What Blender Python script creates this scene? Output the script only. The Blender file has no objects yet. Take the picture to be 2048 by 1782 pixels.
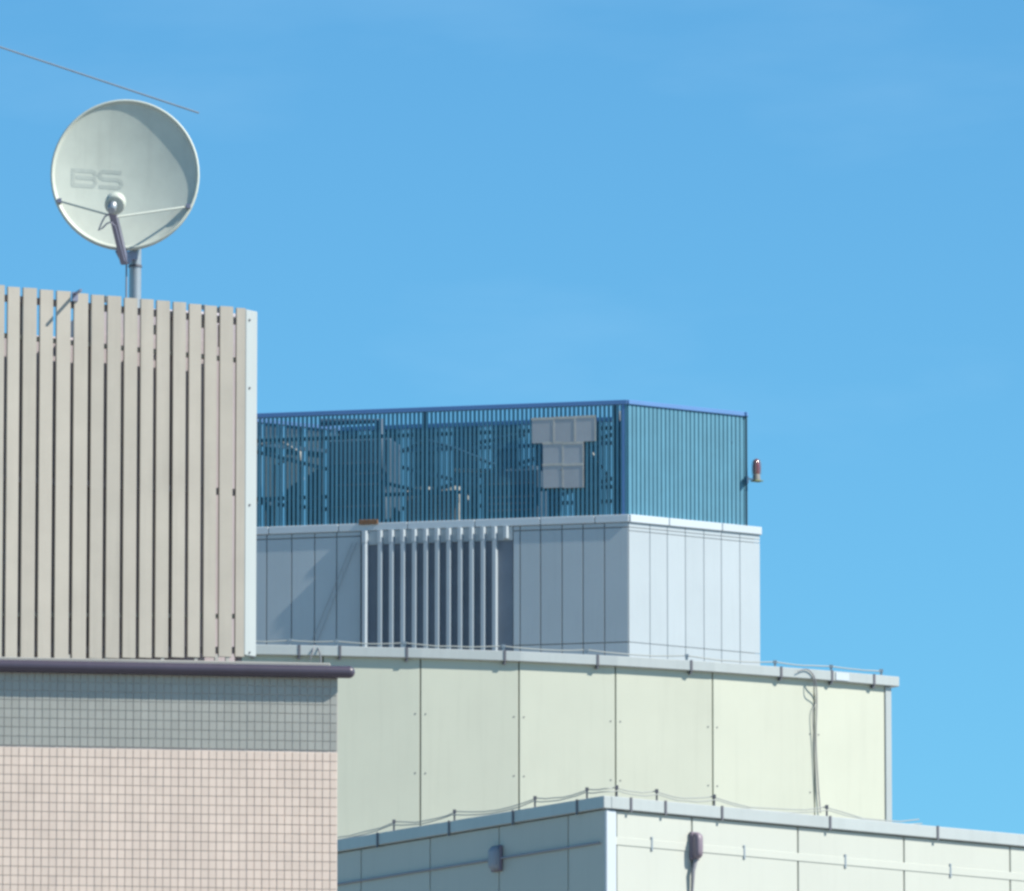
import bpy, bmesh, math, random
from mathutils import Matrix, Vector
random.seed(7)
R = math.radians

# ---------------------------------------------------------------- camera
FPX = 20000.0          # focal length in pixels of the 2048-wide photograph
PITCH = R(9.0)
CAMZ = 1.6
scn = bpy.context.scene
cam_d = bpy.data.cameras.new('camera')
cam_d.sensor_fit = 'HORIZONTAL'
cam_d.sensor_width = 36.0
cam_d.lens = FPX / 2048.0 * 36.0
cam_d.clip_start = 0.5
cam_d.clip_end = 20000
cam = bpy.data.objects.new('camera', cam_d)
scn.collection.objects.link(cam)
cam.location = (0, 0, CAMZ)
cam.rotation_euler = (R(90) + PITCH, 0, 0)
scn.camera = cam

# ---------------------------------------------------------------- light
SUN_AZ, SUN_EL = R(72.5), R(43.0)      # azimuth measured from "behind the camera" to the right
sun_dir = Vector((math.sin(SUN_AZ) * math.cos(SUN_EL), -math.cos(SUN_AZ) * math.cos(SUN_EL), math.sin(SUN_EL)))
world = bpy.data.worlds.new('World'); scn.world = world
world.use_nodes = True
nt = world.node_tree; nt.nodes.clear()
sky = nt.nodes.new('ShaderNodeTexSky'); sky.sky_type = 'NISHITA'; sky.sun_disc = False
sky.sun_elevation = SUN_EL; sky.sun_rotation = R(180) - SUN_AZ
sky.altitude = 0; sky.air_density = 1.0; sky.dust_density = 0.0; sky.ozone_density = 1.6
tc = nt.nodes.new('ShaderNodeTexCoord')
mp = nt.nodes.new('ShaderNodeMapping'); mp.inputs['Scale'].default_value = (9, 9, 30); mp.inputs['Rotation'].default_value = (0.1, 0.25, 0.0)
nz = nt.nodes.new('ShaderNodeTexNoise'); nz.inputs['Scale'].default_value = 1.6; nz.inputs['Detail'].default_value = 5; nz.inputs['Roughness'].default_value = 0.55
rp = nt.nodes.new('ShaderNodeMapRange'); rp.inputs['From Min'].default_value = 0.54; rp.inputs['From Max'].default_value = 0.8; rp.inputs['To Min'].default_value = 0; rp.inputs['To Max'].default_value = 0.05
tint = nt.nodes.new('ShaderNodeMix'); tint.data_type = 'RGBA'; tint.blend_type = 'MULTIPLY'; tint.inputs['Factor'].default_value = 1.0
tint.inputs['B'].default_value = (0.385, 0.83, 1.05, 1)
cl = nt.nodes.new('ShaderNodeMix'); cl.data_type = 'RGBA'; cl.inputs['B'].default_value = (8.5, 10.5, 11.5, 1)
bg = nt.nodes.new('ShaderNodeBackground'); bg.inputs['Strength'].default_value = 0.072
wo = nt.nodes.new('ShaderNodeOutputWorld')
L = nt.links.new
L(sky.outputs['Color'], tint.inputs['A'])
L(tc.outputs['Generated'], mp.inputs['Vector']); L(mp.outputs['Vector'], nz.inputs['Vector'])
L(nz.outputs['Fac'], rp.inputs['Value']); L(rp.outputs['Result'], cl.inputs['Factor'])
L(tint.outputs['Result'], cl.inputs['A']); L(cl.outputs['Result'], bg.inputs['Color']); L(bg.outputs['Background'], wo.inputs['Surface'])
sun_d = bpy.data.lights.new('sun', 'SUN'); sun_d.energy = 3.9; sun_d.angle = R(0.53); sun_d.color = (1.0, 0.95, 0.86)
sun = bpy.data.objects.new('sun', sun_d); scn.collection.objects.link(sun)
sun.rotation_euler = sun_dir.to_track_quat('Z', 'Y').to_euler(); sun.location = (60, 40, 90)
vs = scn.view_settings
vs.view_transform = 'Standard'; vs.look = 'None'; vs.exposure = 0.95; vs.gamma = 1.0; vs.use_curve_mapping = False
scn.cycles.max_bounces = 6
scn.cycles.filter_width = 2.9        # a soft telescope image

# ---------------------------------------------------------------- pixel -> place
CF = Vector((0, math.cos(PITCH), math.sin(PITCH))); CU = Vector((0, -math.sin(PITCH), math.cos(PITCH)))
CAM = Vector((0, 0, CAMZ))
def ray(px, py):
    return CF * FPX + Vector((1, 0, 0)) * (px - 1024) + CU * (891 - py)
def at(px, py, D):
    d = ray(px, py); return CAM + d * (D / d.y)
class Facade:
    """a vertical plane; local x runs right along it, local y into the building, z is world height"""
    def __init__(self, px, py, D, deg, p0=None):
        p = at(px, py, D) if p0 is None else p0
        self.o = Vector((p.x, p.y, 0)); self.t = R(deg)
        self.u = Vector((math.cos(self.t), math.sin(self.t), 0)); self.n = Vector((math.sin(self.t), -math.cos(self.t), 0))
        self.M = Matrix.Translation(self.o) @ Matrix.Rotation(self.t, 4, 'Z')
    def uz(self, px, py, out=0.0):
        d = ray(px, py); k = (self.o + self.n * out - CAM).dot(self.n) / d.dot(self.n)
        p = CAM + d * k; return (p - self.o).dot(self.u), p.z
    def U(self, px, py=1200): return self.uz(px, py)[0]
    def Z(self, px, py): return self.uz(px, py)[1]
    def P(self, u, out=0.0, z=0.0): return self.o + self.u * u + self.n * out + Vector((0, 0, z))

# ---------------------------------------------------------------- objects
WM = {}
def link(o, parent=None, W=None):
    scn.collection.objects.link(o)
    W = W or Matrix.Identity(4)
    WM[o.name] = W
    if parent: o.parent = parent; o.matrix_basis = WM[parent.name].inverted() @ W
    else: o.matrix_basis = W
    return o
def tag(o, label=None, cat=None, group=None, kind=None):
    for k, v in (('label', label), ('category', cat), ('group', group), ('kind', kind)):
        if v: o[k] = v
    return o
def thing(name, label, cat, W, group=None):
    o = bpy.data.objects.new(name, None); o.empty_display_size = 0.2
    return tag(link(o, None, W), label, cat, group)
def add(name, mesh, mat, parent=None, W=None, label=None, kind=None):
    if mat and not mesh.materials: mesh.materials.append(M[mat])
    o = bpy.data.objects.new(name, mesh)
    return tag(link(o, parent, W), label, kind=kind)

class MB:
    def __init__(s): s.v = []; s.f = []; s.smooth = []
    def face_block(s, vs, fs, smooth=False):
        b = len(s.v); s.v += [tuple(v) for v in vs]
        for f in fs: s.f.append([b + i for i in f]); s.smooth.append(smooth)
        return s
    def box(s, x0, x1, y0, y1, z0, z1):
        return s.face_block([(x0, y0, z0), (x1, y0, z0), (x1, y1, z0), (x0, y1, z0), (x0, y0, z1), (x1, y0, z1), (x1, y1, z1), (x0, y1, z1)],
                            [(0, 3, 2, 1), (4, 5, 6, 7), (0, 1, 5, 4), (1, 2, 6, 5), (2, 3, 7, 6), (3, 0, 4, 7)])
    def prism(s, poly, z0, z1):
        n = len(poly); vs = [(x, y, z0) for x, y in poly] + [(x, y, z1) for x, y in poly]
        fs = [tuple(range(n))[::-1], tuple(range(n, 2 * n))] + [(i, (i + 1) % n, n + (i + 1) % n, n + i) for i in range(n)]
        return s.face_block(vs, fs)
    def tube(s, pts, r, n=8, cap=True, up=None):
        pts = [Vector(p) for p in pts]; rs = r if isinstance(r, (list, tuple)) else [r] * len(pts)
        rings = []; prev = None
        for i, p in enumerate(pts):
            a = pts[max(i - 1, 0)]; b = pts[min(i + 1, len(pts) - 1)]; d = (b - a).normalized()
            if prev is None:
                ref = Vector((0, 0, 1)) if abs(d.z) < 0.9 else Vector((1, 0, 0)); x = d.cross(ref).normalized()
            else: x = (prev - d * prev.dot(d)).normalized()
            prev = x; y = d.cross(x)
            rings.append([p + (x * math.cos(2 * math.pi * k / n) + y * math.sin(2 * math.pi * k / n)) * rs[i] for k in range(n)])
        vs = [v for q in rings for v in q]; fs = []
        for i in range(len(pts) - 1):
            for k in range(n): fs.append((i * n + k, i * n + (k + 1) % n, (i + 1) * n + (k + 1) % n, (i + 1) * n + k))
        s.face_block(vs, fs, True)
        if cap:
            s.face_block(rings[0], [tuple(range(n))[::-1]]); s.face_block(rings[-1], [tuple(range(n))])
        return s
    def bar(s, p, q, w, h):
        p, q = Vector(p), Vector(q); d = (q - p).normalized(); ref = Vector((0, 0, 1)) if abs(d.z) < 0.95 else Vector((0, 1, 0))
        x = d.cross(ref).normalized() * w / 2; y = x.normalized().cross(d) * h / 2
        vs = [c + sx * x + sy * y for c in (p, q) for sx, sy in ((-1, -1), (1, -1), (1, 1), (-1, 1))]
        return s.face_block(vs, [(0, 1, 2, 3), (7, 6, 5, 4), (0, 4, 5, 1), (1, 5, 6, 2), (2, 6, 7, 3), (3, 7, 4, 0)])
    def mesh(s, name, bevel=0.0, seg=1):
        me = bpy.data.meshes.new(name); me.from_pydata(s.v, [], s.f)
        me.polygons.foreach_set('use_smooth', s.smooth); me.update()
        bm = bmesh.new(); bm.from_mesh(me)
        if bevel: bmesh.ops.bevel(bm, geom=bm.edges[:], offset=bevel, segments=seg, affect='EDGES', clamp_overlap=True)
        bmesh.ops.recalc_face_normals(bm, faces=bm.faces[:]); bm.to_mesh(me); bm.free()
        return me
def boxm(name, x0, x1, y0, y1, z0, z1, bevel=0.0): return MB().box(x0, x1, y0, y1, z0, z1).mesh(name, bevel)

# ---------------------------------------------------------------- materials
M = {}
def material(name, col, rough=0.6, metal=0.0, var=0.10, scale=1.5, streak=0.0, rnd=0.04, bump=0.0, bscale=60, coat=0.0, stain=None):
    m = bpy.data.materials.new(name); m.use_nodes = True; t = m.node_tree; n = t.nodes; b = n['Principled BSDF']
    b.inputs['Roughness'].default_value = rough; b.inputs['Metallic'].default_value = metal
    if coat: b.inputs['Coat Weight'].default_value = coat; b.inputs['Coat Roughness'].default_value = 0.15
    g = n.new('ShaderNodeNewGeometry'); oi = n.new('ShaderNodeObjectInfo')
    nz = n.new('ShaderNodeTexNoise'); nz.inputs['Scale'].default_value = scale; nz.inputs['Detail'].default_value = 6; nz.inputs['Roughness'].default_value = 0.6
    t.links.new(g.outputs['Position'], nz.inputs['Vector'])
    mr = n.new('ShaderNodeMapRange'); mr.inputs['From Min'].default_value = 0.25; mr.inputs['From Max'].default_value = 0.75
    mr.inputs['To Min'].default_value = 1 - var; mr.inputs['To Max'].default_value = 1 + var * 0.5
    t.links.new(nz.outputs['Fac'], mr.inputs['Value'])
    fac = mr.outputs['Result']
    def mul(a, bsock):
        q = n.new('ShaderNodeMath'); q.operation = 'MULTIPLY'; t.links.new(a, q.inputs[0]); t.links.new(bsock, q.inputs[1]); return q.outputs[0]
    if streak:
        mp = n.new('ShaderNodeMapping'); mp.inputs['Scale'].default_value = (14, 14, 0.8); t.links.new(g.outputs['Position'], mp.inputs['Vector'])
        s2 = n.new('ShaderNodeTexNoise'); s2.inputs['Scale'].default_value = 1.0; s2.inputs['Detail'].default_value = 4; t.links.new(mp.outputs['Vector'], s2.inputs['Vector'])
        r2 = n.new('ShaderNodeMapRange'); r2.inputs['From Min'].default_value = 0.5; r2.inputs['From Max'].default_value = 0.75; r2.inputs['To Min'].default_value = 1; r2.inputs['To Max'].default_value = 1 - streak
        t.links.new(s2.outputs['Fac'], r2.inputs['Value']); fac = mul(fac, r2.outputs['Result'])
    if rnd:
        r3 = n.new('ShaderNodeMapRange'); r3.inputs['To Min'].default_value = 1 - rnd; r3.inputs['To Max'].default_value = 1 + rnd
        ad = n.new('ShaderNodeMath'); ad.operation = 'ADD'; fr = n.new('ShaderNodeMath'); fr.operation = 'FRACT'
        t.links.new(oi.outputs['Random'], ad.inputs[0]); t.links.new(g.outputs['Random Per Island'], ad.inputs[1]); t.links.new(ad.outputs[0], fr.inputs[0])
        t.links.new(fr.outputs[0], r3.inputs['Value']); fac = mul(fac, r3.outputs['Result'])
    vm = n.new('ShaderNodeVectorMath'); vm.operation = 'SCALE'; vm.inputs[0].default_value = col
    t.links.new(fac, vm.inputs['Scale']); out = vm.outputs['Vector']
    if stain:
        s3 = n.new('ShaderNodeTexNoise'); s3.inputs['Scale'].default_value = stain[1]; s3.inputs['Detail'].default_value = 7; t.links.new(g.outputs['Position'], s3.inputs['Vector'])
        r4 = n.new('ShaderNodeMapRange'); r4.inputs['From Min'].default_value = stain[2]; r4.inputs['From Max'].default_value = stain[2] + 0.15; t.links.new(s3.outputs['Fac'], r4.inputs['Value'])
        mx = n.new('ShaderNodeMix'); mx.data_type = 'RGBA'; mx.inputs['B'].default_value = (*stain[0], 1)
        t.links.new(r4.outputs['Result'], mx.inputs['Factor']); t.links.new(out, mx.inputs['A']); out = mx.outputs['Result']
    t.links.new(out, b.inputs['Base Color'])
    if bump:
        bn = n.new('ShaderNodeTexNoise'); bn.inputs['Scale'].default_value = bscale; bn.inputs['Detail'].default_value = 3; t.links.new(g.outputs['Position'], bn.inputs['Vector'])
        bp = n.new('ShaderNodeBump'); bp.inputs['Strength'].default_value = bump; bp.inputs['Distance'].default_value = 0.01
        t.links.new(bn.outputs['Fac'], bp.inputs['Height']); t.links.new(bp.outputs['Normal'], b.inputs['Normal'])
    M[name] = m
material('asphalt', (0.30, 0.285, 0.26), 0.9, var=0.3, scale=0.05)
material('pink_tile', (0.71, 0.575, 0.48), 0.4, var=0.08, scale=5, rnd=0.035, streak=0.05)
material('grey_tile', (0.35, 0.35, 0.315), 0.4, var=0.08, scale=5, rnd=0.035, streak=0.05)
material('grout', (0.52, 0.47, 0.43), 0.9, var=0.2, scale=6)
material('cornice_metal', (0.06, 0.05, 0.075), 0.38, var=0.15, scale=3, streak=0.1)
material('slat_paint', (0.415, 0.38, 0.32), 0.55, var=0.09, scale=3.0, streak=0.12, rnd=0.05)
material('slat_post', (0.37, 0.405, 0.40), 0.5, var=0.05, streak=0.04)
material('frame_dark', (0.24, 0.215, 0.24), 0.6, var=0.2, scale=4)
material('frame_light', (0.34, 0.33, 0.30), 0.6, var=0.15, scale=4)
material('cabinet', (0.44, 0.39, 0.41), 0.6, var=0.15, streak=0.1)
material('dish', (0.49, 0.525, 0.455), 0.5, var=0.09, scale=6, streak=0.08, rnd=0, stain=((0.42, 0.43, 0.36), 9.0, 0.66))
material('dish_mark', (0.39, 0.43, 0.385), 0.6, var=0.1, scale=20)
material('dish_arm', (0.23, 0.23, 0.30), 0.4, metal=0.3, var=0.1)
material('galv', (0.34, 0.37, 0.39), 0.38, metal=0.45, var=0.12, scale=8)
material('cable', (0.22, 0.22, 0.24), 0.6)
material('cable_pale', (0.32, 0.34, 0.32), 0.5)
material('cream', (0.50, 0.515, 0.42), 0.5, var=0.06, scale=0.9, streak=0.04, rnd=0.03, bump=0.015, bscale=3)
material('corner_panel', (0.47, 0.485, 0.43), 0.5, var=0.05, scale=0.8, streak=0.03, rnd=0.025)
material('joint_mid', (0.27, 0.27, 0.25), 0.9)
material('louvre_shaded', (0.028, 0.065, 0.095), 0.6, var=0.2)  # louvre blue darkened for far-side blades, painting in the shade seen through gaps
material('joint_pale', (0.25, 0.275, 0.295), 0.9)
material('joint', (0.07, 0.07, 0.075), 0.9)
material('coping', (0.43, 0.455, 0.44), 0.38, metal=0.15, var=0.06, scale=2, streak=0.05, rnd=0.03)
material('clip', (0.11, 0.11, 0.13), 0.5)
material('white_panel', (0.405, 0.455, 0.48), 0.42, var=0.04, scale=1.0, streak=0.03, rnd=0.025)
material('white_coping', (0.50, 0.55, 0.58), 0.4, var=0.04)
material('fin', (0.38, 0.43, 0.46), 0.45, var=0.06)
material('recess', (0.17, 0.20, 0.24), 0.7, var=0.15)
material('louvre', (0.08, 0.235, 0.325), 0.45, var=0.10, scale=2.0, streak=0.12, rnd=0.06)
material('louvre_rail', (0.10, 0.22, 0.45), 0.4, var=0.08)
material('steel_blue', (0.03, 0.085, 0.15), 0.5, var=0.15)
material('unit_pale', (0.36, 0.37, 0.35), 0.6, var=0.1, stain=((0.25, 0.2, 0.16), 3.0, 0.62))
material('unit_dark', (0.06, 0.11, 0.17), 0.6, var=0.15)
material('patch', (0.36, 0.38, 0.40), 0.7, var=0.08, scale=3, rnd=0.04, stain=((0.22, 0.16, 0.11), 5.0, 0.68))
material('patch_edge', (0.46, 0.45, 0.41), 0.7, var=0.2, scale=8)
material('rust', (0.20, 0.11, 0.06), 0.9, var=0.4, scale=12)
material('lamp_red', (0.16, 0.05, 0.055), 0.25, var=0.1, coat=0.6)
material('lamp_grey', (0.20, 0.19, 0.17), 0.6, var=0.15)
material('lamp_green', (0.14, 0.18, 0.07), 0.6, var=0.1)
material('fixture', (0.27, 0.29, 0.33), 0.5, var=0.1)
material('fixture_dark', (0.19, 0.155, 0.19), 0.5, var=0.1)
material('roofing', (0.22, 0.22, 0.22), 0.9, var=0.2)
material('wall_plain', (0.4, 0.37, 0.33), 0.8, var=0.15, streak=0.1)

# ---------------------------------------------------------------- ground
add('ground', boxm('ground', -4000, 4000, -4000, 8000, -0.5, 0), 'asphalt', kind='structure')

# ================================================================ rear building (white panels)
D3 = 220.0
FL = Facade(1257, 1030, D3, -13.0); FR = Facade(1257, 1030, D3, 33.0)
zt = FL.Z(1257, 1029); zc = FL.Z(1257, 1044)          # coping top / bottom
z1 = FL.Z(1257, 1054); z1b = FL.Z(1257, 1061); z2 = FL.Z(1257, 1284); z3 = FL.Z(1257, 1420)
uL = FL.U(430); uR = FR.U(1520.5)
pC = FL.o.copy(); pL = FL.P(uL); pR = FR.P(uR); pB = pL + pR - pC
rear = thing('white_panel_building', 'tall white metal panelled building carrying the blue louvre screen, farthest back', 'building', FL.M)
TH = 0.04
def loc2(F, p): q = F.M.inverted() @ p; return (q.x, q.y)
core_in = 0.05
def shrink(ps, d):
    """offset a convex ccw polygon inwards"""
    out = []; n = len(ps)
    for i in range(n):
        a, b, c = ps[i - 1], ps[i], ps[(i + 1) % n]
        d1 = (b - a).to_2d().normalized(); d2 = (c - b).to_2d().normalized()
        n1 = Vector((-d1.y, d1.x)); n2 = Vector((-d2.y, d2.x)); k = (n1 + n2) / (1 + n1.dot(n2))
        q = b.to_2d() + k * d; out.append(Vector((q.x, q.y, 0)))
    return out
poly = [pL, pC, pR, pB]
core = shrink(poly, core_in)
add('wall_core', MB().prism([loc2(FL, p) for p in core], 0, zt - 0.03).mesh('wall_core'), 'joint_pale', rear, FL.M)
def panel(F, u0, u1, za, zb, mat, par, gap=0.011, th=TH, out=0.0, name='panel', bev=0.004):
    return add(name, boxm(name, -(u1 - u0) / 2 + gap, (u1 - u0) / 2 - gap, -out, th, za + gap - zb, -gap, bev), mat, par, F.M @ Matrix.Translation(((u0 + u1) / 2, 0, zb)))
# left face: plain panels, grille bay, plain panels
jl = [430, 485, 533, 583, 629, 673, 722]
for a, b in zip(jl, jl[1:]):
    for za, zb in ((z1, zc), (z2, z1), (z3, z2)) if b > 600 else ((z1 - 0.0, zc), (z3, z1)):
        panel(FL, FL.U(a), FL.U(b), za, zb, 'white_panel', rear)
jr = [1026, 1040, 1081, 1124, 1166, 1209, 1256.5]
for a, b in zip(jr, jr[1:]):
    for za, zb in ((z1, zc), (z2, z1), (z3, z2)): panel(FL, FL.U(a), FL.U(b) if b < 1256 else -0.002, za, zb, 'white_panel', rear)
# grille bay
ga, gb = FL.U(722), FL.U(1026)
zg = FL.Z(875, 1085)
add('grille_header', boxm('grille_header', ga + 0.01, gb - 0.01, 0.0, TH, zg, zc - 0.01), 'white_panel', rear, FL.M)
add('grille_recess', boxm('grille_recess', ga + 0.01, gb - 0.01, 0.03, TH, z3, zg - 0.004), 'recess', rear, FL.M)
fins = [734] + [764 + 22.9 * i for i in range(12)]
fin_me = None
for i, px in enumerate(fins):
    u = FL.U(px); o = 0.15 if i == 0 else 0.11; w = 0.022 if i else 0.03
    # a fin with a wide head over a thin blade with a turned lip
    cw = 0.016 if i else 0.036
    def prof_(fw, oo, back, c): return [(-fw, back), (-fw, -oo), (w - c, -oo), (w, -oo + c), (w, back)][::-1]
    hd = MB().prism(prof_(0.085, o + 0.012, -0.002, 0.03), zg + 0.03 - zc, -0.012)
    bl = hd if i == 12 else hd.prism(prof_(0.075, o, 0.028, cw), z3 - zc, zg + 0.029 - zc)
    add('fin', bl.mesh('fin'), 'fin', rear, FL.M @ Matrix.Translation((u, 0, zc)))
# right face
jx = [1258, 1300, 1335, 1371, 1408, 1443, 1480, 1520.5]
for a, b in zip(jx, jx[1:]):
    for za, zb in ((z1, zc), (z1b, z1), (z2, z1b), (z3, z2)): panel(FR, FR.U(a) if a > 1260 else 0.004, FR.U(b), za, zb, 'white_panel', rear, gap=0.006)
# copings
for a, b in zip([430, 537, 677, 815, 950, 1081, 1190, 1257], [537, 677, 815, 950, 1081, 1190, 1257, 1]):
    if b == 1: break
    add('coping_piece', boxm('coping_piece', FL.U(a) + 0.008, (FL.U(b) - 0.008) if b < 1257 else 0.012, -0.035, 0.16, zc, zt, 0.01), 'white_coping', rear, FL.M)
for a, b in ((1257, 1337), (1337, 1443), (1443, 1523)):
    add('coping_piece', boxm('coping_piece', (FR.U(a) + 0.006) if a > 1257 else 0.02, FR.U(b) - 0.006, -0.045, 0.16, zc - 0.004, zt + 0.004, 0.012), 'white_coping', rear, FR.M)
add('roof_deck', MB().prism([loc2(FL, p) for p in shrink(poly, 0.2)], zt - 0.028, zt - 0.012).mesh('roof_deck'), 'roofing', rear, FL.M)
add('rusty_box', boxm('rusty_box', FL.U(719), FL.U(757), -0.10, -0.036, zt - 0.03, zt + 0.075, 0.008), 'rust', rear, FL.M)
# two thin wires added for faint diagonal shadow lines on the left panels
for k in (0, 0.10):
    a = FL.uz(705, 1085, 0.05); b = FL.uz(618, 1296, 0.05)
    add('shadow_line_wire', MB().tube([(a[0] + k, -0.05, a[1]), (b[0] + k * 1.3, -0.05, b[1])], 0.008, 5).mesh('shadow_line_wire'), 'galv', rear, FL.M)

# ---------------------------------------------------------------- blue louvre screen on its roof
sc_poly = shrink([pL, pC, FR.P(FR.U(1504)), pL + FR.P(FR.U(1504)) - pC], 0.03)
screen = thing('louvre_screen', 'blue vertical louvre screen on the roof of the white panelled building', 'screen', Matrix.Translation((FL.o.x, FL.o.y, zt)) @ Matrix.Rotation(FL.t, 4, 'Z'))
zr1 = FL.Z(1257, 799); zr0 = FL.Z(1257, 808)
BW, BD = 0.055, 0.056
blade = boxm('louvre', -BW / 2, BW / 2, 0, BD, 0, zr0 - zt - 0.002, 0.0)
blade_r = boxm('louvre', -0.046, 0.046, 0, 0.085, 0, zr0 - zt - 0.002, 0.006)
blade_b = boxm('louvre', -0.042, 0.042, 0, BD, 0, zr0 - zt - 0.002, 0.0)
def blades(a, b, pitch, mesh, name='louvre', skip=None, f0=0.5, mat='louvre'):
    d = b - a; n = int(d.length / pitch); t = math.atan2(d.y, d.x)
    for i in range(n):
        s = (i + f0) * d.length / n
        if skip and skip(s): continue
        p = a + d.normalized() * s
        add(name, mesh, mat, screen, Matrix.Translation((p.x, p.y, zt + 0.001)) @ Matrix.Rotation(t, 4, 'Z') @ Matrix.Rotation(R(random.uniform(-2, 2)), 4, 'Z'))
sL, sC, sR, sB = sc_poly
blades(sL, sC, 0.0985, blade)
blades(sC, sR, 0.110, blade_r)
blades(sR, sB, 0.112, blade_b, mat='louvre_shaded')
blades(sB, sL, 0.135, blade_b, mat='louvre_shaded')
ring = [sL, sC, sR, sB]
for a, b in zip(ring, ring[1:] + ring[:1]):
    d = b - a; t = math.atan2(d.y, d.x); W = Matrix.Translation((a.x, a.y, 0)) @ Matrix.Rotation(t, 4, 'Z')
    add('top_rail', boxm('top_rail', -0.005, d.length - 0.012, -0.035, 0.11, zr0, zr1 - 0.002 * ring.index(a), 0.008), 'louvre_rail', screen, W)
    nrm = 0.16
    for zz in (zt + 0.62, zt + 1.95):
        add('girt', boxm('girt', 0.15, d.length - 0.15, 0.085, 0.155, zz, zz + 0.08), 'steel_blue', screen, W)
    k = max(2, int(d.length / 2.6))
    for i in range(k):
        s = 0.3 + (d.length - 0.6) * i / (k - 1)
        add('post', boxm('post', s - 0.05, s + 0.05, 0.16, 0.26, zt + 0.002, zr0 + 0.02), 'steel_blue', screen, W)
    for i in range(k - 1):
        s0 = 0.3 + (d.length - 0.6) * i / (k - 1); s1 = 0.3 + (d.length - 0.6) * (i + 1) / (k - 1)
        if d.length > 5:
            p, q = ((s0, 0.30, zt + 0.7), (s1, 0.30, zt + 1.9)) if i % 2 else ((s0, 0.30, zt + 1.9), (s1, 0.30, zt + 0.7))
            add('brace', MB().bar(p, q, 0.06, 0.08).mesh('brace'), 'steel_blue', screen, W)
# corner posts
add('corner_post', boxm('corner_post', -0.135, -0.085, -0.012, 0.05, zt + 0.001, zr0 - 0.002), 'louvre_rail', screen, Matrix.Translation((sC.x, sC.y, 0)) @ Matrix.Rotation(FL.t, 4, 'Z'))
# equipment on the roof
def roof_unit(px, out, wid, dep, hgt, mat, label):
    u = FL.U(px); p = FL.P(u, -out)
    W = Matrix.Translation((p.x, p.y, zt - 0.012)) @ Matrix.Rotation(FL.t, 4, 'Z')
    r = thing('cooling_unit', label, 'cooling unit', W)
    add('casing', MB().box(-wid / 2, wid / 2, 0, dep, 0.0, hgt).mesh('casing', 0.03), mat, r, W)
    for k in range(2):
        cx = (-0.25 + 0.5 * k) * wid
        add('fan_cowl', MB().tube([(cx, dep / 2, hgt - 0.02), (cx, dep / 2, hgt + 0.12)], min(wid, dep) * 0.22, 14).mesh('fan_cowl'), mat, r, W)
    for k in range(5): add('grille_bar', boxm('grille_bar', -wid * 0.42, wid * 0.42, -0.02, -0.002, hgt * (0.25 + 0.12 * k), hgt * (0.25 + 0.12 * k) + 0.03), 'frame_dark', r, W)
roof_unit(700, 0.75, 1.5, 1.1, 2.05, 'unit_dark', 'dark cooling unit behind the blue louvres, nearest the beige slat screen')
roof_unit(848, 0.75, 1.25, 1.0, 0.85, 'unit_pale', 'low pale cooling unit behind the blue louvres above the white fins')
roof_unit(1005, 0.8, 1.3, 1.0, 1.25, 'unit_dark', 'dark cooling unit behind the blue louvres beside the grey cover panels')
W0 = Matrix.Translation(FL.P(FL.U(780), -0.5, zt - 0.012)) @ Matrix.Rotation(FL.t, 4, 'Z')
pw = thing('pipework', 'tangle of pale and dark pipes behind the blue louvres', 'pipes', W0)
def inner(px, py, back):
    u, z = FL.uz(px, py, -back); return W0.inverted() @ FL.P(u, -back, z)
for i, (pts_, r, m_) in enumerate((([(520, 890), (560, 882), (600, 905), (606, 960)], 0.035, 'unit_pale'), ([(548, 1055), (552, 930), (590, 915)], 0.03, 'unit_pale'),
        ([(800, 905), (850, 880), (905, 895), (990, 930)], 0.04, 'steel_blue'), ([(905, 940), (985, 942)], 0.05, 'unit_pale'), ([(850, 1040), (851, 868)], 0.05, 'unit_pale'),
        ([(640, 845), (760, 842), (770, 1040)], 0.09, 'unit_dark'), ([(930, 1040), (932, 890), (1050, 868)], 0.06, 'steel_blue'), ([(1180, 900), (1215, 950), (1216, 1035)], 0.028, 'unit_pale'), ([(1238, 822), (1239, 842)], 0.05, 'unit_pale'))):
    add('pipe', MB().tube([inner(x, y, 0.42 + 0.03 * i) for x, y in pts_], r, 8).mesh('pipe'), m_, pw, W0)
# grey cover panels in front of the louvres
FS3 = Facade(0, 0, 0, -13.0, p0=sC)
cov = thing('cover_panels', 'grey weathered cover panels forming a T shape on the blue louvre screen', 'panel', Matrix.Translation(FS3.P(FS3.U(1125, 900), 0.05, FS3.Z(1125, 975))) @ Matrix.Rotation(FS3.t, 4, 'Z'))
def cover(x0, y0, x1, y1, o):
    ua, zb = FS3.uz(x0, y0, 0.05); ub, za = FS3.uz(x1, y1, 0.05)
    q = MB().box(-(ub - ua) / 2, (ub - ua) / 2, -0.055 - o, -0.0375 - o * 0.3, -(zb - za) / 2, (zb - za) / 2)
    W = FS3.M @ Matrix.Translation(((ua + ub) / 2, 0, (za + zb) / 2)) @ Matrix.Rotation(R(random.uniform(-0.7, 0.7)), 4, 'Y')
    o_ = add('cover_sheet', q.mesh('cover_sheet', 0.004), 'patch', cov, W)
    add('edge_strip', boxm('edge_strip', -(ub - ua) / 2 - 0.01, (ub - ua) / 2 + 0.01, -0.062 - o, -0.0555 - o, (zb - za) / 2 - 0.03, (zb - za) / 2 + 0.022), 'patch_edge', o_, W)
    add('edge_strip', boxm('edge_strip', (ub - ua) / 2 - 0.02, (ub - ua) / 2 + 0.012, -0.061 - o, -0.0558 - o, -(zb - za) / 2, (zb - za) / 2 - 0.032), 'patch_edge', o_, W)
for x0, x1 in ((1064, 1108), (1108.5, 1150), (1150.5, 1191)): cover(x0, 838 - (x1 - 1107) * 0.05, x1, 885.5 - (x1 - 1107) * 0.04, random.uniform(0.0, 0.006))
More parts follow.
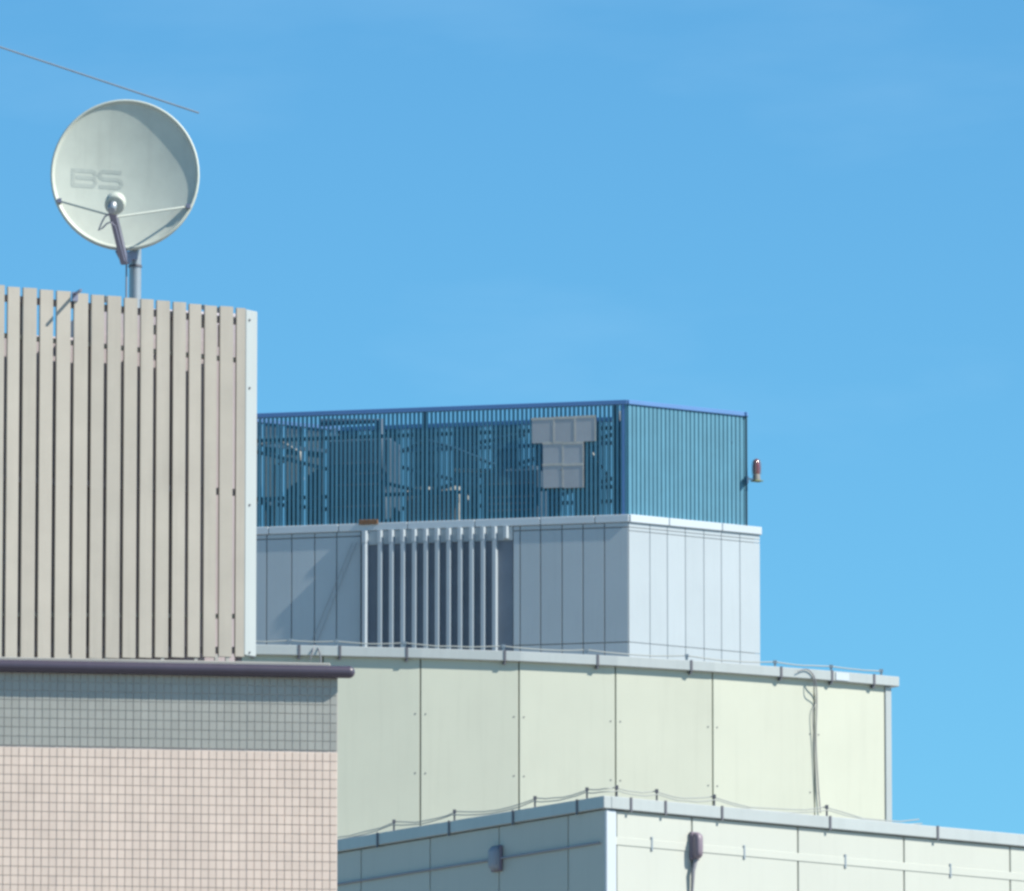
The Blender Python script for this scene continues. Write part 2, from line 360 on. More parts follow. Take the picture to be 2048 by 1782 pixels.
for y0, y1 in ((886.5, 929), (929.5, 975)):
    for x0, x1 in ((1086, 1126), (1126.5, 1167)): cover(x0, y0, x1, y1, random.uniform(0.0, 0.006))
# obstruction light at the far right corner
W0 = Matrix.Translation(at(1513, 960, (FR.P(FR.U(1504)).y))) @ Matrix.Rotation(FR.t, 4, 'Z')
ob = thing('obstruction_light', 'red aircraft warning light on a bracket at the right end of the blue screen', 'warning light', W0)
add('bracket_arm', MB().box(-0.27, -0.06, -0.025, 0.025, -0.01, 0.025).box(-0.29, -0.24, -0.05, 0.05, -0.10, 0.06).mesh('bracket_arm', 0.004), 'steel_blue', ob, W0)
add('platform', boxm('platform', -0.10, 0.12, -0.10, 0.10, -0.035, -0.011, 0.006), 'lamp_green', ob, W0)
add('lamp_base', MB().tube([(0, 0, -0.011), (0, 0, 0.10), (0, 0, 0.135)], [0.09, 0.085, 0.075], 14).mesh('lamp_base'), 'lamp_grey', ob, W0)
prof = [(0.082, 0.135), (0.09, 0.20), (0.09, 0.30), (0.082, 0.38), (0.065, 0.44), (0.035, 0.475), (0.008, 0.485)]
add('lens', MB().tube([(0, 0, z) for r, z in prof], [r for r, z in prof], 16).mesh('lens'), 'lamp_red', ob, W0)
for k in range(4):
    a = math.pi / 4 + k * math.pi / 2
    add('guard_bar', MB().tube([(0.1 * math.cos(a), 0.1 * math.sin(a), 0.12), (0.103 * math.cos(a), 0.103 * math.sin(a), 0.36), (0.07 * math.cos(a), 0.07 * math.sin(a), 0.465)], 0.006, 5).mesh('guard_bar'), 'lamp_grey', ob, W0)

# ================================================================ cream building with a gently curved facade
joints = [252, 449, 646, 841, 1038, 1231, 1425, 1628, 1781]
angs = [7, 8, 10, 13.5, 19.5, 24.5, 28.5, 32.5]
p = at(252, 1292, 104.2); chain = [Vector((p.x, p.y, 0))]
for px, a in zip(joints[1:], angs):
    d = ray(px, 1330); d2 = Vector((d.x, d.y)); u = Vector((math.cos(R(a)), math.sin(R(a)))); o = chain[-1]
    # intersect the view column with the facet line
    den = u.x * d2.y - u.y * d2.x; s = (d2.x * (o.y) - d2.y * (o.x)) / den * 1.0
    chain.append(Vector((o.x + u.x * s, o.y + u.y * s, 0)))
FC = [Facade(0, 0, 0, a, p0=c) for c, a in zip(chain, angs)]
def lens_(i): return (chain[i + 1] - chain[i]).length
# heights from the left part of the coping
iz = 3
zct = FC[iz].Z(900, 1299.5); zcb = FC[iz].Z(900, 1319.5)
creamb = thing('cream_panel_building', 'cream panelled building with curved front below the white panelled building', 'building', FC[0].M)
backp = [chain[-1] + Vector((-3, 9, 0)), chain[0] + Vector((0, 12, 0))]
cc = shrink(chain + backp, 0.05)
add('wall_core', MB().prism([loc2(FC[0], q) for q in cc], 0, zct - 0.02).mesh('wall_core'), 'joint_mid', creamb, FC[0].M)
bolt_me = MB().tube([(0, 0.001, 0), (0, -0.005, 0)], 0.008, 6).mesh('bolt')
for i, F in enumerate(FC):
    w = lens_(i)
    last = i == len(FC) - 1
    for za, zb in ((zcb - 2.45, zcb + 0.02), (zcb - 4.9, zcb - 2.45)):
        g = 0.0075
        pn = add('panel', boxm('panel', g, w - (0.085 if last else g), 0, 0.04, za + g, zb - g, 0.003), 'cream', creamb, F.M)
        if zb > zcb:
            for py in (1438, 1556):
                zz = FC[4].Z(1130, py)
                for uu in (0.055, w - 0.055):
                    if last and uu > 0.1: continue
                    add('bolt', bolt_me, 'clip', pn, F.M @ Matrix.Translation((uu, 0, zz)))
FE = FC[-1]; wE = lens_(len(FC) - 1)
add('corner_trim', boxm('corner_trim', wE - 0.078, wE + 0.004, -0.012, 0.09, 0.0, zcb - 0.004, 0.006), 'coping', creamb, FE.M)
# coping pieces between dark clips, following the facets
clips_px = [300, 420, 505, 597, 678, 812, 1007, 1192, 1378, 1557, 1658, 1742]
def facet_of(px):
    for i in range(len(FC)):
        if px < joints[i + 1]: return i
    return len(FC) - 1
def coping_run(pa, pb, name='coping_piece'):
    i0, i1 = facet_of(pa), facet_of(pb - 0.01)
    o = 0.06; inn = 0.25
    pts = [(FC[i0], FC[i0].U(pa, 1310) + 0.004)]
    for i in range(i0, i1): pts.append((i, None))
    pts.append((FC[i1], FC[i1].U(pb, 1310) - 0.004))
    outer, inner = [], []
    for q in pts:
        if q[1] is None:
            a, b = FC[q[0]], FC[q[0] + 1]; nn = (a.n + b.n).normalized(); base = chain[q[0] + 1]
            outer.append(base + nn * o); inner.append(base - nn * inn)
        else:
            outer.append(q[0].P(q[1], o)); inner.append(q[0].P(q[1], -inn))
    pl = [loc2(FC[0], v) for v in outer + inner[::-1]]
    add(name, MB().prism(pl, zcb, zct).mesh(name, 0.006), 'coping', creamb, FC[0].M)
for a, b in zip(clips_px, clips_px[1:]): coping_run(a, b)
coping_run(1742, 1793)
add('roof_deck', MB().prism([loc2(FC[0], q) for q in shrink(chain + backp, 0.3)], zct - 0.019, zct - 0.01).mesh('roof_deck'), 'roofing', creamb, FC[0].M)
for px in clips_px:
    F = FC[facet_of(px)]; u = F.U(px, 1310)
    add('coping_clip', MB().box(u - 0.013, u + 0.013, -0.066, -0.058, zcb - 0.005, zct + 0.005).box(u - 0.011, u + 0.011, -0.05, -0.001, zcb - 0.035, zcb - 0.006).mesh('coping_clip'), 'clip', creamb, F.M)
fp = FE.U(1662, 1350); add('bright_plate', boxm('bright_plate', fp + 0.02, fp + 0.19, -0.068, -0.0615, zcb + 0.012, zct - 0.012), 'white_coping', creamb, FE.M)

# lightning conductor cable along the cream coping
def coping_point(px, out, z):
    F = FC[facet_of(px)]; return F.P(F.U(px, 1300), out, z)
W0 = Matrix.Translation(coping_point(1100, 0, zct))
lc = thing('conductor_cable', 'thin sagging lightning cable on holders along the cream building coping', 'cable', W0)
hold = [440, 580, 673, 808, 1006, 1172, 1372, 1548, 1660, 1760]
pts = []
for a, b in zip(hold, hold[1:]):
    for k in range(6):
        t = k / 6; sag = 0.03 * 4 * t * (1 - t) * random.uniform(0.6, 1.0) * (b - a) / 190
        pts.append(coping_point(a + (b - a) * t, 0.02, zct + 0.055 - sag))
pts.append(coping_point(hold[-1], 0.02, zct + 0.05))
WI = W0.inverted()
add('wire', MB().tube([WI @ q for q in pts], 0.007, 6).mesh('wire'), 'cable_pale', lc, W0)
for px in hold:
    q = coping_point(px, 0.02, zct)
    add('cable_holder', MB().box(-0.012, 0.012, -0.012, 0.012, 0.001, 0.05).box(-0.02, 0.02, -0.02, 0.02, 0.04, 0.07).mesh('cable_holder'), 'galv', lc, Matrix.Translation(q))
# drop cables at the right end
z_lim = lambda py: py < 1392
def hang(name, label, px_pts, F, r, mat, out=0.07):
    P = []
    for px, py in px_pts:
        oo = out if z_lim(py) else 0.022; u, z = F.uz(px, py, oo); P.append(F.P(u, oo if z < zct else 0.0, z))
    W = Matrix.Translation(P[-1])
    # smooth
    S = []
    for i in range(len(P) - 1):
        for k in range(5):
            t = k / 5; p0 = P[max(i - 1, 0)]; p1 = P[i]; p2 = P[i + 1]; p3 = P[min(i + 2, len(P) - 1)]
            S.append(0.5 * ((2 * p1) + (p2 - p0) * t + (2 * p0 - 5 * p1 + 4 * p2 - p3) * t * t + (3 * p1 - p0 - 3 * p2 + p3) * t ** 3))
    S.append(P[-1])
    o = add(name, MB().tube([q - P[-1] for q in S], r, 6).mesh(name), mat, None, W)
    return tag(o, label, 'cable')
hang('hanging_cable', 'dark cable looping over the cream coping and hanging down the wide joint', [(1596, 1343), (1612, 1338), (1624, 1346), (1631, 1362), (1634, 1400), (1632, 1480), (1636, 1560), (1641, 1626)], FC[7], 0.0065, 'cable')
hang('hanging_cable', 'shorter kinked cable left of the long cable on the cream wall', [(1626, 1352), (1628, 1376), (1631, 1404), (1625, 1428), (1629, 1500), (1634, 1600)], FC[6], 0.0045, 'cable', 0.075)
hang('hanging_cable', 'small cable hoop over the cream coping above the dark cornice', [(620, 1320), (626, 1300), (632, 1288), (638, 1300), (641, 1316), (641, 1345)], FC[1], 0.008, 'cable', 0.08)
u_, z_ = FC[7].uz(1629, 1405, 0.08)

# ================================================================ lower corner building
D2 = 82.0
GL = Facade(1210, 1600, D2, -54.0); GR = Facade(1210, 1600, D2, 37.0)
gt = GL.Z(1210, 1592.5); gb_ = GL.Z(1210, 1617.5)
corner = thing('corner_building', 'low panelled building with pale corner post, one face shaded and one sunlit', 'building', GL.M)
gl = GL.U(560, 1700); gr = GR.U(2160, 1700)
gp = [GL.P(gl), GL.o.copy(), GR.P(gr)]; gp.append(gp[0] + gp[2] - gp[1])
add('wall_core', MB().prism([loc2(GL, q) for q in shrink(gp, 0.05)], 0, gt - 0.02).mesh('wall_core'), 'joint_mid', corner, GL.M)
add('roof_deck', MB().prism([loc2(GL, q) for q in shrink(gp, 0.24)], gt - 0.019, gt - 0.008).mesh('roof_deck'), 'roofing', corner, GL.M)
jl = [560, 584, 722, 860, 998, 1136, 1209.9]
for a, b in zip(jl, jl[1:]):
    ua, ub = GL.U(a, 1700), min(GL.U(b, 1700), -0.004)
    for za, zb in ((gb_ - 2.2, gb_), (gb_ - 4.4, gb_ - 2.2)): panel(GL, ua, ub, za, zb, 'corner_panel', corner, gap=0.006)
jr = [1233, 1384, 1596, 1808, 2020, 2160]
for a, b in zip(jr, jr[1:]):
    for za, zb in ((gb_ - 2.2, gb_), (gb_ - 4.4, gb_ - 2.2)):
        panel(GR, GR.U(a, 1700), GR.U(b, 1700), za, zb, 'corner_panel', corner, gap=0.006)
add('corner_trim', boxm('corner_trim', 0.003, GR.U(1232, 1700), -0.012, 0.06, 0, gb_ - 0.003, 0.008), 'white_coping', corner, GR.M)
lclips = [560, 640, 762, 905, 1033, 1161]
for i, a in enumerate(lclips):
    b = lclips[i + 1] if i + 1 < len(lclips) else None
    add('coping_piece', boxm('coping_piece', GL.U(a, 1640) + 0.004, (GL.U(b, 1640) - 0.004) if b else 0.03, -0.035, 0.2, gb_, gt, 0.006), 'coping', corner, GL.M)
    u = GL.U(a, 1640)
    add('coping_clip', boxm('coping_clip', u - 0.011, u + 0.011, -0.042, -0.034, gb_ - 0.02, gt + 0.005), 'clip', corner, GL.M)
rclips = [1257, 1326, 1439, 1655, 1870, 2080]
add('coping_piece', boxm('coping_piece', 0.04, GR.U(1257, 1610) - 0.003, -0.035, 0.2, gb_, gt + 0.001, 0.006), 'coping', corner, GR.M)
for i, a in enumerate(rclips):
    b = rclips[i + 1] if i + 1 < len(rclips) else 2160
    add('coping_piece', boxm('coping_piece', GR.U(a, 1610) + 0.003, GR.U(b, 1610) - 0.003, -0.035, 0.2, gb_, gt, 0.006), 'coping', corner, GR.M)
    u = GR.U(a, 1610)
    add('coping_clip', boxm('coping_clip', u - 0.010, u + 0.010, -0.042, -0.034, gb_ - 0.012, gt + 0.005), 'clip', corner, GR.M)
# conduits along both faces
ua, za = GL.uz(600, 1782, 0.02); ub, zb = GL.uz(1197, 1685, 0.02)
add('conduit', MB().tube([(ua, -0.018, zb), (ub, -0.018, zb)], 0.010, 8).mesh('conduit'), 'fixture', corner, GL.M)
ur0, zr = GR.uz(1233, 1681, 0.02); ur1 = GR.U(2150, 1720)
add('conduit', boxm('conduit', ur0 + 0.005, ur1, -0.006, -0.001, zr - 0.033, zr + 0.033, 0.002), 'corner_panel', corner, GR.M)
for px in (1303, 1488, 1690, 1900):
    u = GR.U(px, 1690); add('conduit_clip', boxm('conduit_clip', u - 0.01, u + 0.01, -0.010, -0.0005, zr - 0.06, zr + 0.06, 0.003), 'galv', corner, GR.M)
# lightning cable on the low coping
W0 = Matrix.Translation(GL.P(0, 0.0, gt))
lc2 = thing('conductor_cable', 'double lightning cable running over the low corner building coping', 'cable', W0)
WI = W0.inverted()
def lowpt(px, dz, out):
    F = GL if px < 1212 else GR; return F.P(F.U(px, 1620), out, gt + dz)
hold2 = [600, 786, 907, 1068, 1172, 1235, 1315, 1430, 1655, 1880]
for out, lift in ((-0.03, 0.085), (0.01, 0.055)):
    pts = []
    for a, b in zip(hold2, hold2[1:]):
        for k in range(6):
            t = k / 6; sag = 4 * t * (1 - t) * 0.05 * random.uniform(0.7, 1) * (b - a) / 150
            pts.append(WI @ lowpt(a + (b - a) * t, lift - sag, out))
    add('wire', MB().tube(pts, 0.005, 5).mesh('wire'), 'cable_pale', lc2, W0)
for px in hold2[:-1]:
    q = lowpt(px, 0, -0.01)
    add('cable_holder', MB().box(-0.008, 0.008, -0.008, 0.008, 0.001, 0.09).box(-0.014, 0.014, -0.014, 0.014, 0.07, 0.10).mesh('cable_holder'), 'clip', lc2, Matrix.Translation(q))
# bulkhead lamps on both faces
def bulkhead(F, px, py, w, h, d, mat, label, tail):
    u, z = F.uz(px, py, 0.03); W = F.M @ Matrix.Translation((u, 0, z))
    r = thing('bulkhead_light', label, 'wall light', W, 'bulkhead lights on the low corner building')
    add('back_plate', boxm('back_plate', -w / 2 - 0.008, w / 2 + 0.008, -0.032, -0.001, -h / 2 - 0.008, h / 2 + 0.008, 0.006), 'fixture_dark', r, W)
    # domed cover
    v = []; f = []; n = 16; rings = [(1.0, 0.0), (0.98, 0.5), (0.86, 0.85), (0.55, 1.0)]
    mb = MB(); vs_ = []
    for s, e in rings:
        for k in range(n):
            a = 2 * math.pi * k / n; c, s_ = math.cos(a), math.sin(a)
            ex = lambda q: math.copysign(abs(q) ** 0.5, q)
            vs_.append((w / 2 * s * ex(c), -0.032 - d * e, h / 2 * s * ex(s_)))
    fs_ = [(i * n + k, i * n + (k + 1) % n, (i + 1) * n + (k + 1) % n, (i + 1) * n + k) for i in range(3) for k in range(n)] + [tuple(3 * n + k for k in range(n))]
    mb.face_block(vs_, fs_, True)
    add('cover', mb.mesh('cover'), mat, r, W)
    if tail:
        add('lead', MB().tube([(0, -0.03, -h / 2), (-0.03, -0.035, -h / 2 - 0.1), (-0.035, -0.025, -h / 2 - 0.3), (-0.02, -0.012, -h / 2 - 0.6)], [0.022, 0.018, 0.012, 0.008], 7).mesh('lead'), 'cable', r, W)
bulkhead(GL, 991, 1717, 0.12, 0.20, 0.045, 'fixture', 'grey bulkhead light on the shaded face of the low corner building', False)
bulkhead(GR, 1391, 1692, 0.075, 0.22, 0.07, 'fixture_dark', 'dark purple bulkhead light on the sunlit face of the low corner building', True)

# ================================================================ tiled building
FT = Facade(676, 1400, 68.0, 8.0)
zk = FT.Z(676, 1358); zkt = FT.Z(676, 1334)
tiled = thing('tiled_building', 'building with grey over pink wall tiles and a dark rounded cornice', 'building', FT.M)
UW = -8.0
add('wall_core', boxm('wall_core', UW, -0.002, 0.005, 6.0, 0, zkt - 0.02), 'grout', tiled, FT.M)
TU, TV = 0.0521, 0.0629; JT = 0.005
rows_grey = 8; rows = 27
tile_p = boxm('tile', 0, TU - JT, 0, 0.02, -(TV - JT), 0, 0.0015); tile_g = boxm('tile', 0, TU - JT, 0, 0.02, -(TV - JT), 0, 0.0015)
field = {0: MB(), 1: MB()}
cnt = 0
ncol = 56
for c in range(ncol):
    for r in range(rows):
        u = -(c + 1) * TU; z = zk + 0.004 - r * TV - (0.012 if r >= rows_grey else 0)
        pxr = 676 - c * 15.3; pyr = 1358 + r * 18.2
        g = r < rows_grey
        jx_ = random.uniform(-0.0006, 0.0006); out = random.uniform(0, 0.0012)
        if c < 12 and r < 25:
            cnt += 1
            add('tile', tile_g if g else tile_p, 'grey_tile' if g else 'pink_tile', tiled, FT.M @ Matrix.Translation((u + jx_, -out, z)))
        else:
            field[0 if g else 1].box(u + jx_, u + jx_ + TU - JT, -out, 0.02, z - (TV - JT), z)
add('tile_field', field[0].mesh('tile_field'), 'grey_tile', tiled, FT.M, kind='stuff')
add('tile_field', field[1].mesh('tile_field'), 'pink_tile', tiled, FT.M, kind='stuff')
add('lower_wall', boxm('lower_wall', UW, -0.004, 0.0, 0.02, 0, zk - rows * TV - 0.03), 'wall_plain', tiled, FT.M)
# rounded cornice
rc = (zkt - zk) / 2 * 1.02; ue = FT.U(708, 1345); zm = (zkt + zk) / 2
prof = []
pts = [(UW, -0.05, zm), (ue - rc, -0.05, zm)]; rs = [rc, rc]
for k in range(1, 7):
    a = k / 6 * math.pi / 2; pts.append((ue - rc + rc * math.sin(a), -0.05, zm)); rs.append(max(rc * math.cos(a), 0.002))
add('cornice', MB().tube(pts, rs, 20).mesh('cornice'), 'cornice_metal', tiled, FT.M)
add('roof_upstand', boxm('roof_upstand', UW, ue - 0.16, 0.02, 0.14, zkt - 0.06, zkt + 0.030, 0.006), 'frame_light', tiled, FT.M)
add('roof_deck', boxm('roof_deck', UW, -0.02, 0.141, 5.9, zkt - 0.019, zkt - 0.004), 'roofing', tiled, FT.M)

# ---------------------------------------------------------------- slat screen on its roof
FS = Facade(490, 950, 69.0, 20.0)
ZR = zkt - 0.004
ytop = lambda px: 618 + (px - 500) * 0.096
ybot = lambda px: 1313 - (px - 480) * 0.012
slat = thing('slat_screen', 'beige vertical slat screen standing on the tiled building roof', 'screen', Matrix.Translation(FS.P(0, 0, ZR)) @ Matrix.Rotation(FS.t, 4, 'Z'))
unit = boxm('slat', -0.5, 0.5, 0, 0.03, 0, 1)
gaps = [-118, -86, -54, -22, 10, 41, 75, 108, 143, 178, 210, 244, 277, 309, 342, 374, 405, 436, 469, 497]
for a, b in zip(gaps, gaps[1:]):
    w = 3.6; x0, x1 = a + w, b - w
    if b == 497: x1 = 490
    u0, u1 = FS.U(x0, 950), FS.U(x1, 950); pm = (x0 + x1) / 2
    zb, zt_ = FS.Z(pm, ybot(pm)), FS.Z(pm, ytop(pm) + random.uniform(-1.2, 1.2))
    add('slat', unit, 'slat_paint', slat, FS.M @ Matrix.Translation(((u0 + u1) / 2, random.uniform(0, 0.004), zb)) @ Matrix.Rotation(R(random.uniform(-1.2, 1.2)), 4, 'Z') @ Matrix.Diagonal((u1 - u0, 1, zt_ - zb, 1)))
FP = Facade(0, 0, 0, 52.0, p0=FS.P(FS.U(491, 950)))
up = FP.U(514, 950)
add('corner_post', boxm('corner_post', 0, up, 0, 0.03, FS.Z(490, 1310), FS.Z(500, 619), 0.004), 'slat_post', slat, FP.M)
for py in (640, 776, 1010, 1305):
    q = FP.uz(499, py, 0.002); add('screw', MB().tube([(q[0], 0.001, q[1]), (q[0], -0.008, q[1])], 0.008, 6).mesh('screw'), 'clip', slat, FP.M)
def rail(dy_l, dy_r, mat, y0=0.04, h=0.045, x0=-112, x1=488, name='rail'):
    a = FS.uz(x0, dy_l, -y0); b = FS.uz(x1, dy_r, -y0)
    add(name, MB().bar((a[0], y0 + 0.02, a[1]), (b[0], y0 + 0.02, b[1]), 0.035, h).mesh(name), mat, slat, FS.M)
rail(ytop(-112) + 24, ytop(488) + 26, 'frame_dark')
rail(ytop(-112) + 98, ytop(488) + 104, 'frame_light', h=0.03)
rail(950, 985, 'frame_dark'); rail(1228, 1232, 'frame_light', h=0.03); rail(1297, 1300, 'frame_dark')
for px in (-100, 40, 175, 345, 480):
    a = FS.uz(px, ytop(px) + 22, -0.1)
    add('stanchion', boxm('stanchion', a[0] - 0.02, a[0] + 0.02, 0.085, 0.125, ZR, a[1]), 'frame_dark', slat, FS.M)
for px in (60, 137, 163, 188, 213, 265, 325, 392, 433, 455):
    u, z = FS.uz(px, 1312, -0.01); add('foot', boxm('foot', u - 0.012, u + 0.012, 0.008, 0.028, ZR, z + 0.01), 'frame_light', slat, FS.M)
for px, y0, y1 in ((344, 640, 700), (409, 640, 655), (442, 650, 693), (313, 650, 668), (213, 592, 604), (409, 610, 618), (440, 615, 625)):
    a = FS.uz(px, y1, -0.09); b = FS.uz(px, y0, -0.09)
    add('pipe_stub', MB().tube([(a[0], 0.10, a[1]), (b[0], 0.10, b[1])], 0.02, 8).mesh('pipe_stub'), 'frame_light', slat, FS.M)
# hook bracket sticking out of the top of the screen (its shadow falls across the slats)
u, z = FS.uz(150, ytop(150) + 4, 0.0)
add('hook_bracket', MB().bar((u, 0.02, z), (u - 0.004, -0.15, z + 0.004), 0.016, 0.016).bar((u, 0.0, z - 0.05), (u, 0.0, z + 0.015), 0.04, 0.02).mesh('hook_bracket'), 'dish_arm', slat, FS.M)
# rooftop cabinets behind the slats
def cabinet(px0, px1, ytop_, back, dep, label):
    F = Facade(0, 0, 0, 20.0, p0=FS.P(0, -back)); u0, u1 = F.U(px0, 950), F.U(px1, 950); z = F.Z((px0 + px1) / 2, ytop_)
    W = F.M @ Matrix.Translation(((u0 + u1) / 2, 0, ZR)); w = u1 - u0
    r = thing('rooftop_cabinet', label, 'cabinet', W)
    add('casing', boxm('casing', -w / 2, w / 2, 0, dep, 0.08, z - ZR, 0.02), 'cabinet', r, W)
    add('plinth', boxm('plinth', -w / 2 + 0.05, w / 2 - 0.05, 0.05, dep - 0.05, 0.0, 0.079), 'frame_dark', r, W)
    for k in (-0.25, 0.25): add('door', boxm('door', w * k - w * 0.22, w * k + w * 0.22, -0.012, -0.001, 0.2, (z - ZR) * 0.92), 'cabinet', r, W)
cabinet(-90, 172, 668, 0.32, 0.9, 'lower grey rooftop cabinet behind the left slats of the beige screen')
cabinet(195, 478, 618, 0.32, 0.7, 'taller grey rooftop cabinet behind the right slats of the beige screen')

# ================================================================ satellite dish
DD = 70.5
base = at(271, 600, DD + 0.12); base.z = ZR
WD = Matrix.Translation(base)
dish = thing('satellite_dish', 'round pale satellite dish on a steel mast above the beige slat screen', 'satellite dish', WD)
cen = at(250, 349, DD)
az, el = R(1), R(4)
nrm = Vector((math.sin(az) * math.cos(el), -math.cos(az) * math.cos(el), math.sin(el)))
rt = Vector((0, 0, 1)).cross(-nrm).normalized() * -1
rt = Vector((-nrm.y, nrm.x, 0)).normalized(); upv = nrm.cross(rt) * 1.0
if upv.z < 0: upv = -upv
DM = Matrix(((rt.x, upv.x, nrm.x, cen.x), (rt.y, upv.y, nrm.y, cen.y), (rt.z, upv.z, nrm.z, cen.z), (0, 0, 0, 1)))
RX, RY, DEP = 0.516, 0.537, 0.068
def dz(x, y): return DEP * ((x / RX) ** 2 + (y / RY) ** 2) - DEP      # rim at 0, centre at -DEP
n = 64; mb = MB(); V = []; FA = []
rad = [0.0001, 0.12, 0.25, 0.38, 0.5, 0.62, 0.73, 0.83, 0.91, 0.965, 1.0]
def ring_pts(r, off): return [(RX * r * math.cos(2 * math.pi * k / n), RY * r * math.sin(2 * math.pi * k / n), dz(RX * r, 0) + off) for k in range(n)]
loop = [(r, 0.0) for r in rad] + [(1.0, 0.012), (1.022, 0.014), (1.036, 0.004), (1.036, -0.030), (1.02, -0.036)] + [(r, -0.022) for r in reversed(rad[:-1])]
rings_v = []
for i, (r, off) in enumerate(loop):
    if 1.0 < r: rings_v.append([(RX * r * math.cos(2 * math.pi * k / n), RY * r * math.sin(2 * math.pi * k / n), off) for k in range(n)])
    else: rings_v.append(ring_pts(r, off))
fs = [(i * n + k, i * n + (k + 1) % n, (i + 1) * n + (k + 1) % n, (i + 1) * n + k) for i in range(len(loop) - 1) for k in range(n)]
mb.face_block([v for q in rings_v for v in q], fs, True)
refl = add('reflector', mb.mesh('reflector'), 'dish', dish, DM)
DI = DM.inverted()
def on_dish(px, py, off=0.0015):
    o = DI @ CAM; d = (DI.to_3x3() @ ray(px, py)).normalized()
    t = -o.z / d.z
    for _ in range(12):
        q = o + d * t; t += (dz(q.x, q.y) + off - q.z) / d.z
    return o + d * t
# the letters BS, embossed as bars
def stroke(mb, P, w):
    for (x0, y0), (x1, y1) in zip(P, P[1:]):
        L_ = math.hypot(x1 - x0, y1 - y0); nx, ny = -(y1 - y0) / L_ * w / 2, (x1 - x0) / L_ * w / 2
        k = max(2, int(L_ / 6)); vs_ = []
        for i in range(k + 1):
            t = i / k; x, y = x0 + (x1 - x0) * t, y0 + (y1 - y0) * t
            vs_ += [on_dish(x + nx, y + ny), on_dish(x - nx, y - ny)]
        mb.face_block(vs_, [(2 * i, 2 * i + 1, 2 * i + 3, 2 * i + 2) for i in range(k)])
B_ = MB(); sl = 0.07
def T(x, y): return (x, y + (x - 145) * sl)
for P in ([T(143, 340), T(186, 340), T(191, 345), T(191, 349), T(186, 354), T(152, 354)], [T(186, 354.2), T(191, 358.5), T(191, 364), T(186, 370), T(143, 370)], [T(146, 340), T(146, 370)]): stroke(B_, P, 7.5)
S_ = MB()
for P in ([T(243, 339), T(204, 339), T(199, 344), T(199, 349), T(204, 354), T(238, 354), T(243, 359), T(243, 364), T(238, 369.5), T(198, 369.5)],): stroke(S_, P, 7.5)
add('letter_b', B_.mesh('letter_b'), 'dish_mark', refl, DM); add('letter_s', S_.mesh('letter_s'), 'dish_mark', refl, DM)
# arm, feed, stays
WDI = WD.inverted()
def dp(px, py, D): return WDI @ at(px, py, D)
a0, a1 = dp(249, 524, DD + 0.02), dp(224, 418, DD - 0.47)
am = MB().bar(a0, a1, 0.052, 0.058)
arm = add('feed_arm', am.mesh('feed_arm', 0.005), 'dish_arm', dish, WD)
c0 = dp(230, 408, DD - 0.50); tgt = WDI @ (DM @ Vector((0, 0, -DEP))); dr = (tgt - c0).normalized()
add('feed_horn', MB().tube([c0 - dr * 0.03, c0 - dr * 0.028, c0 + dr * 0.05, c0 + dr * 0.075], [0.06, 0.072, 0.074, 0.068], 20).mesh('feed_horn'), 'dish', dish, WD)
add('feed_body', MB().tube([c0 - dr * 0.031 + Vector((-0.01, 0, 0.005)), c0 - dr * 0.09 + Vector((-0.015, 0, -0.02)), c0 - dr * 0.095 + Vector((-0.015, 0, -0.02))], [0.032, 0.03, 0.02], 12).mesh('feed_body'), 'galv', dish, WD)
for (pr, pa) in (((119, 402), (217, 431)), ((377, 413), (243, 433))):
    q = WDI @ (DM @ on_dish(pr[0], pr[1], 0.02)); e = dp(pa[0] + (10 if pa[0] < 230 else -10), pa[1] + 1, DD - 0.40)
    add('stay_rod', MB().tube([q, e], 0.0085, 7).mesh('stay_rod'), 'dish_mark', dish, WD)
    add('rod_lug', MB().bar(q + Vector((0, 0.02, 0.0)), q + Vector((0, -0.03, 0.0)), 0.03, 0.03).mesh('rod_lug'), 'dish_arm', dish, WD)
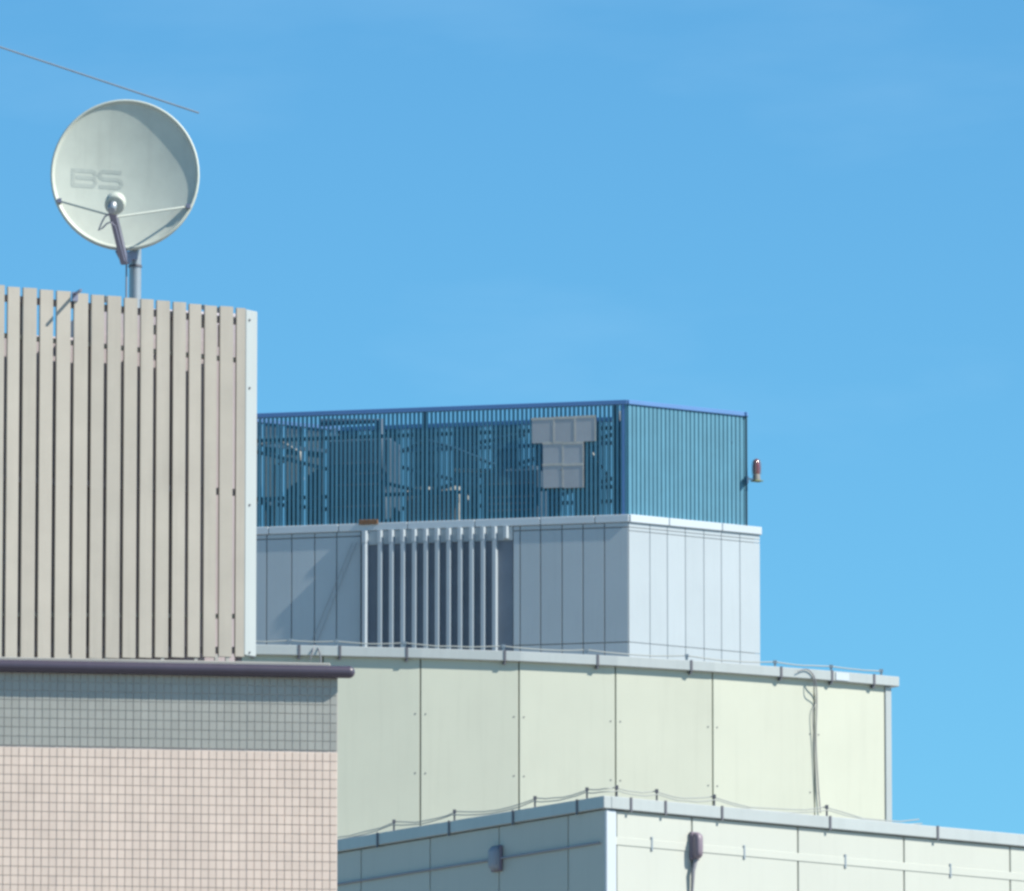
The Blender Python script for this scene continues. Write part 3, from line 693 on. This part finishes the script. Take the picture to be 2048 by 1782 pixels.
lp = [(219, 428), (210, 433), (203, 446), (197, 461), (205, 456), (214, 447), (222, 444), (230, 452), (240, 490), (249, 522)]
add('feed_cable', MB().tube([dp(x, y, DD - 0.44 + 0.05 * max(0, i - 6)) for i, (x, y) in enumerate(lp)], 0.006, 6).mesh('feed_cable'), 'dish_arm', dish, WD)
add('arm_bracket', MB().bar(dp(240, 498, DD + 0.02), dp(255, 526, DD + 0.08), 0.07, 0.05).bar(dp(252, 512, DD + 0.06), dp(272, 512, DD + 0.10), 0.05, 0.06).mesh('arm_bracket', 0.004), 'dish_arm', dish, WD)
mast_top = dp(271, 430, DD + 0.2); mb0 = Vector((mast_top.x, mast_top.y, 0))
add('mast', MB().tube([mb0, mast_top], 0.044, 18).mesh('mast'), 'galv', dish, WD)
zc_ = dp(271, 530, DD + 0.14).z
add('mast_clamp', MB().tube([Vector((mast_top.x, mast_top.y, zc_ - 0.008)), Vector((mast_top.x, mast_top.y, zc_ + 0.008))], 0.05, 18).mesh('mast_clamp'), 'clip', dish, WD)
add('back_mount', MB().box(mast_top.x - 0.14, mast_top.x + 0.14, mast_top.y - 0.02, mast_top.y + 0.09, dp(271, 440, DD + .1).z, dp(271, 350, DD + .1).z).mesh('back_mount', 0.01), 'galv', dish, WD)
cq = dp(253, 522, DD + 0.06)
add('down_cable', MB().tube([cq, cq + Vector((0, 0.0, -0.05)), Vector((cq.x, cq.y, 0.0))], 0.007, 6).mesh('down_cable'), 'cable', dish, WD)

# ---------------------------------------------------------------- antenna rod above the dish
mt = at(-75, 69, 71.3); ab = Vector((mt.x, mt.y, ZR)); WA = Matrix.Translation(ab)
ant = thing('antenna', 'thin straight antenna rod slanting down to the right above the satellite dish', 'antenna', WA)
add('rod', MB().tube([mt - ab, at(398, 226, 71.3) - ab], 0.0065, 7).mesh('rod'), 'galv', ant, WA)
add('mast', MB().tube([(0, 0, 0), mt - ab + Vector((0, 0, 0.3))], 0.025, 12).mesh('mast'), 'galv', ant, WA)
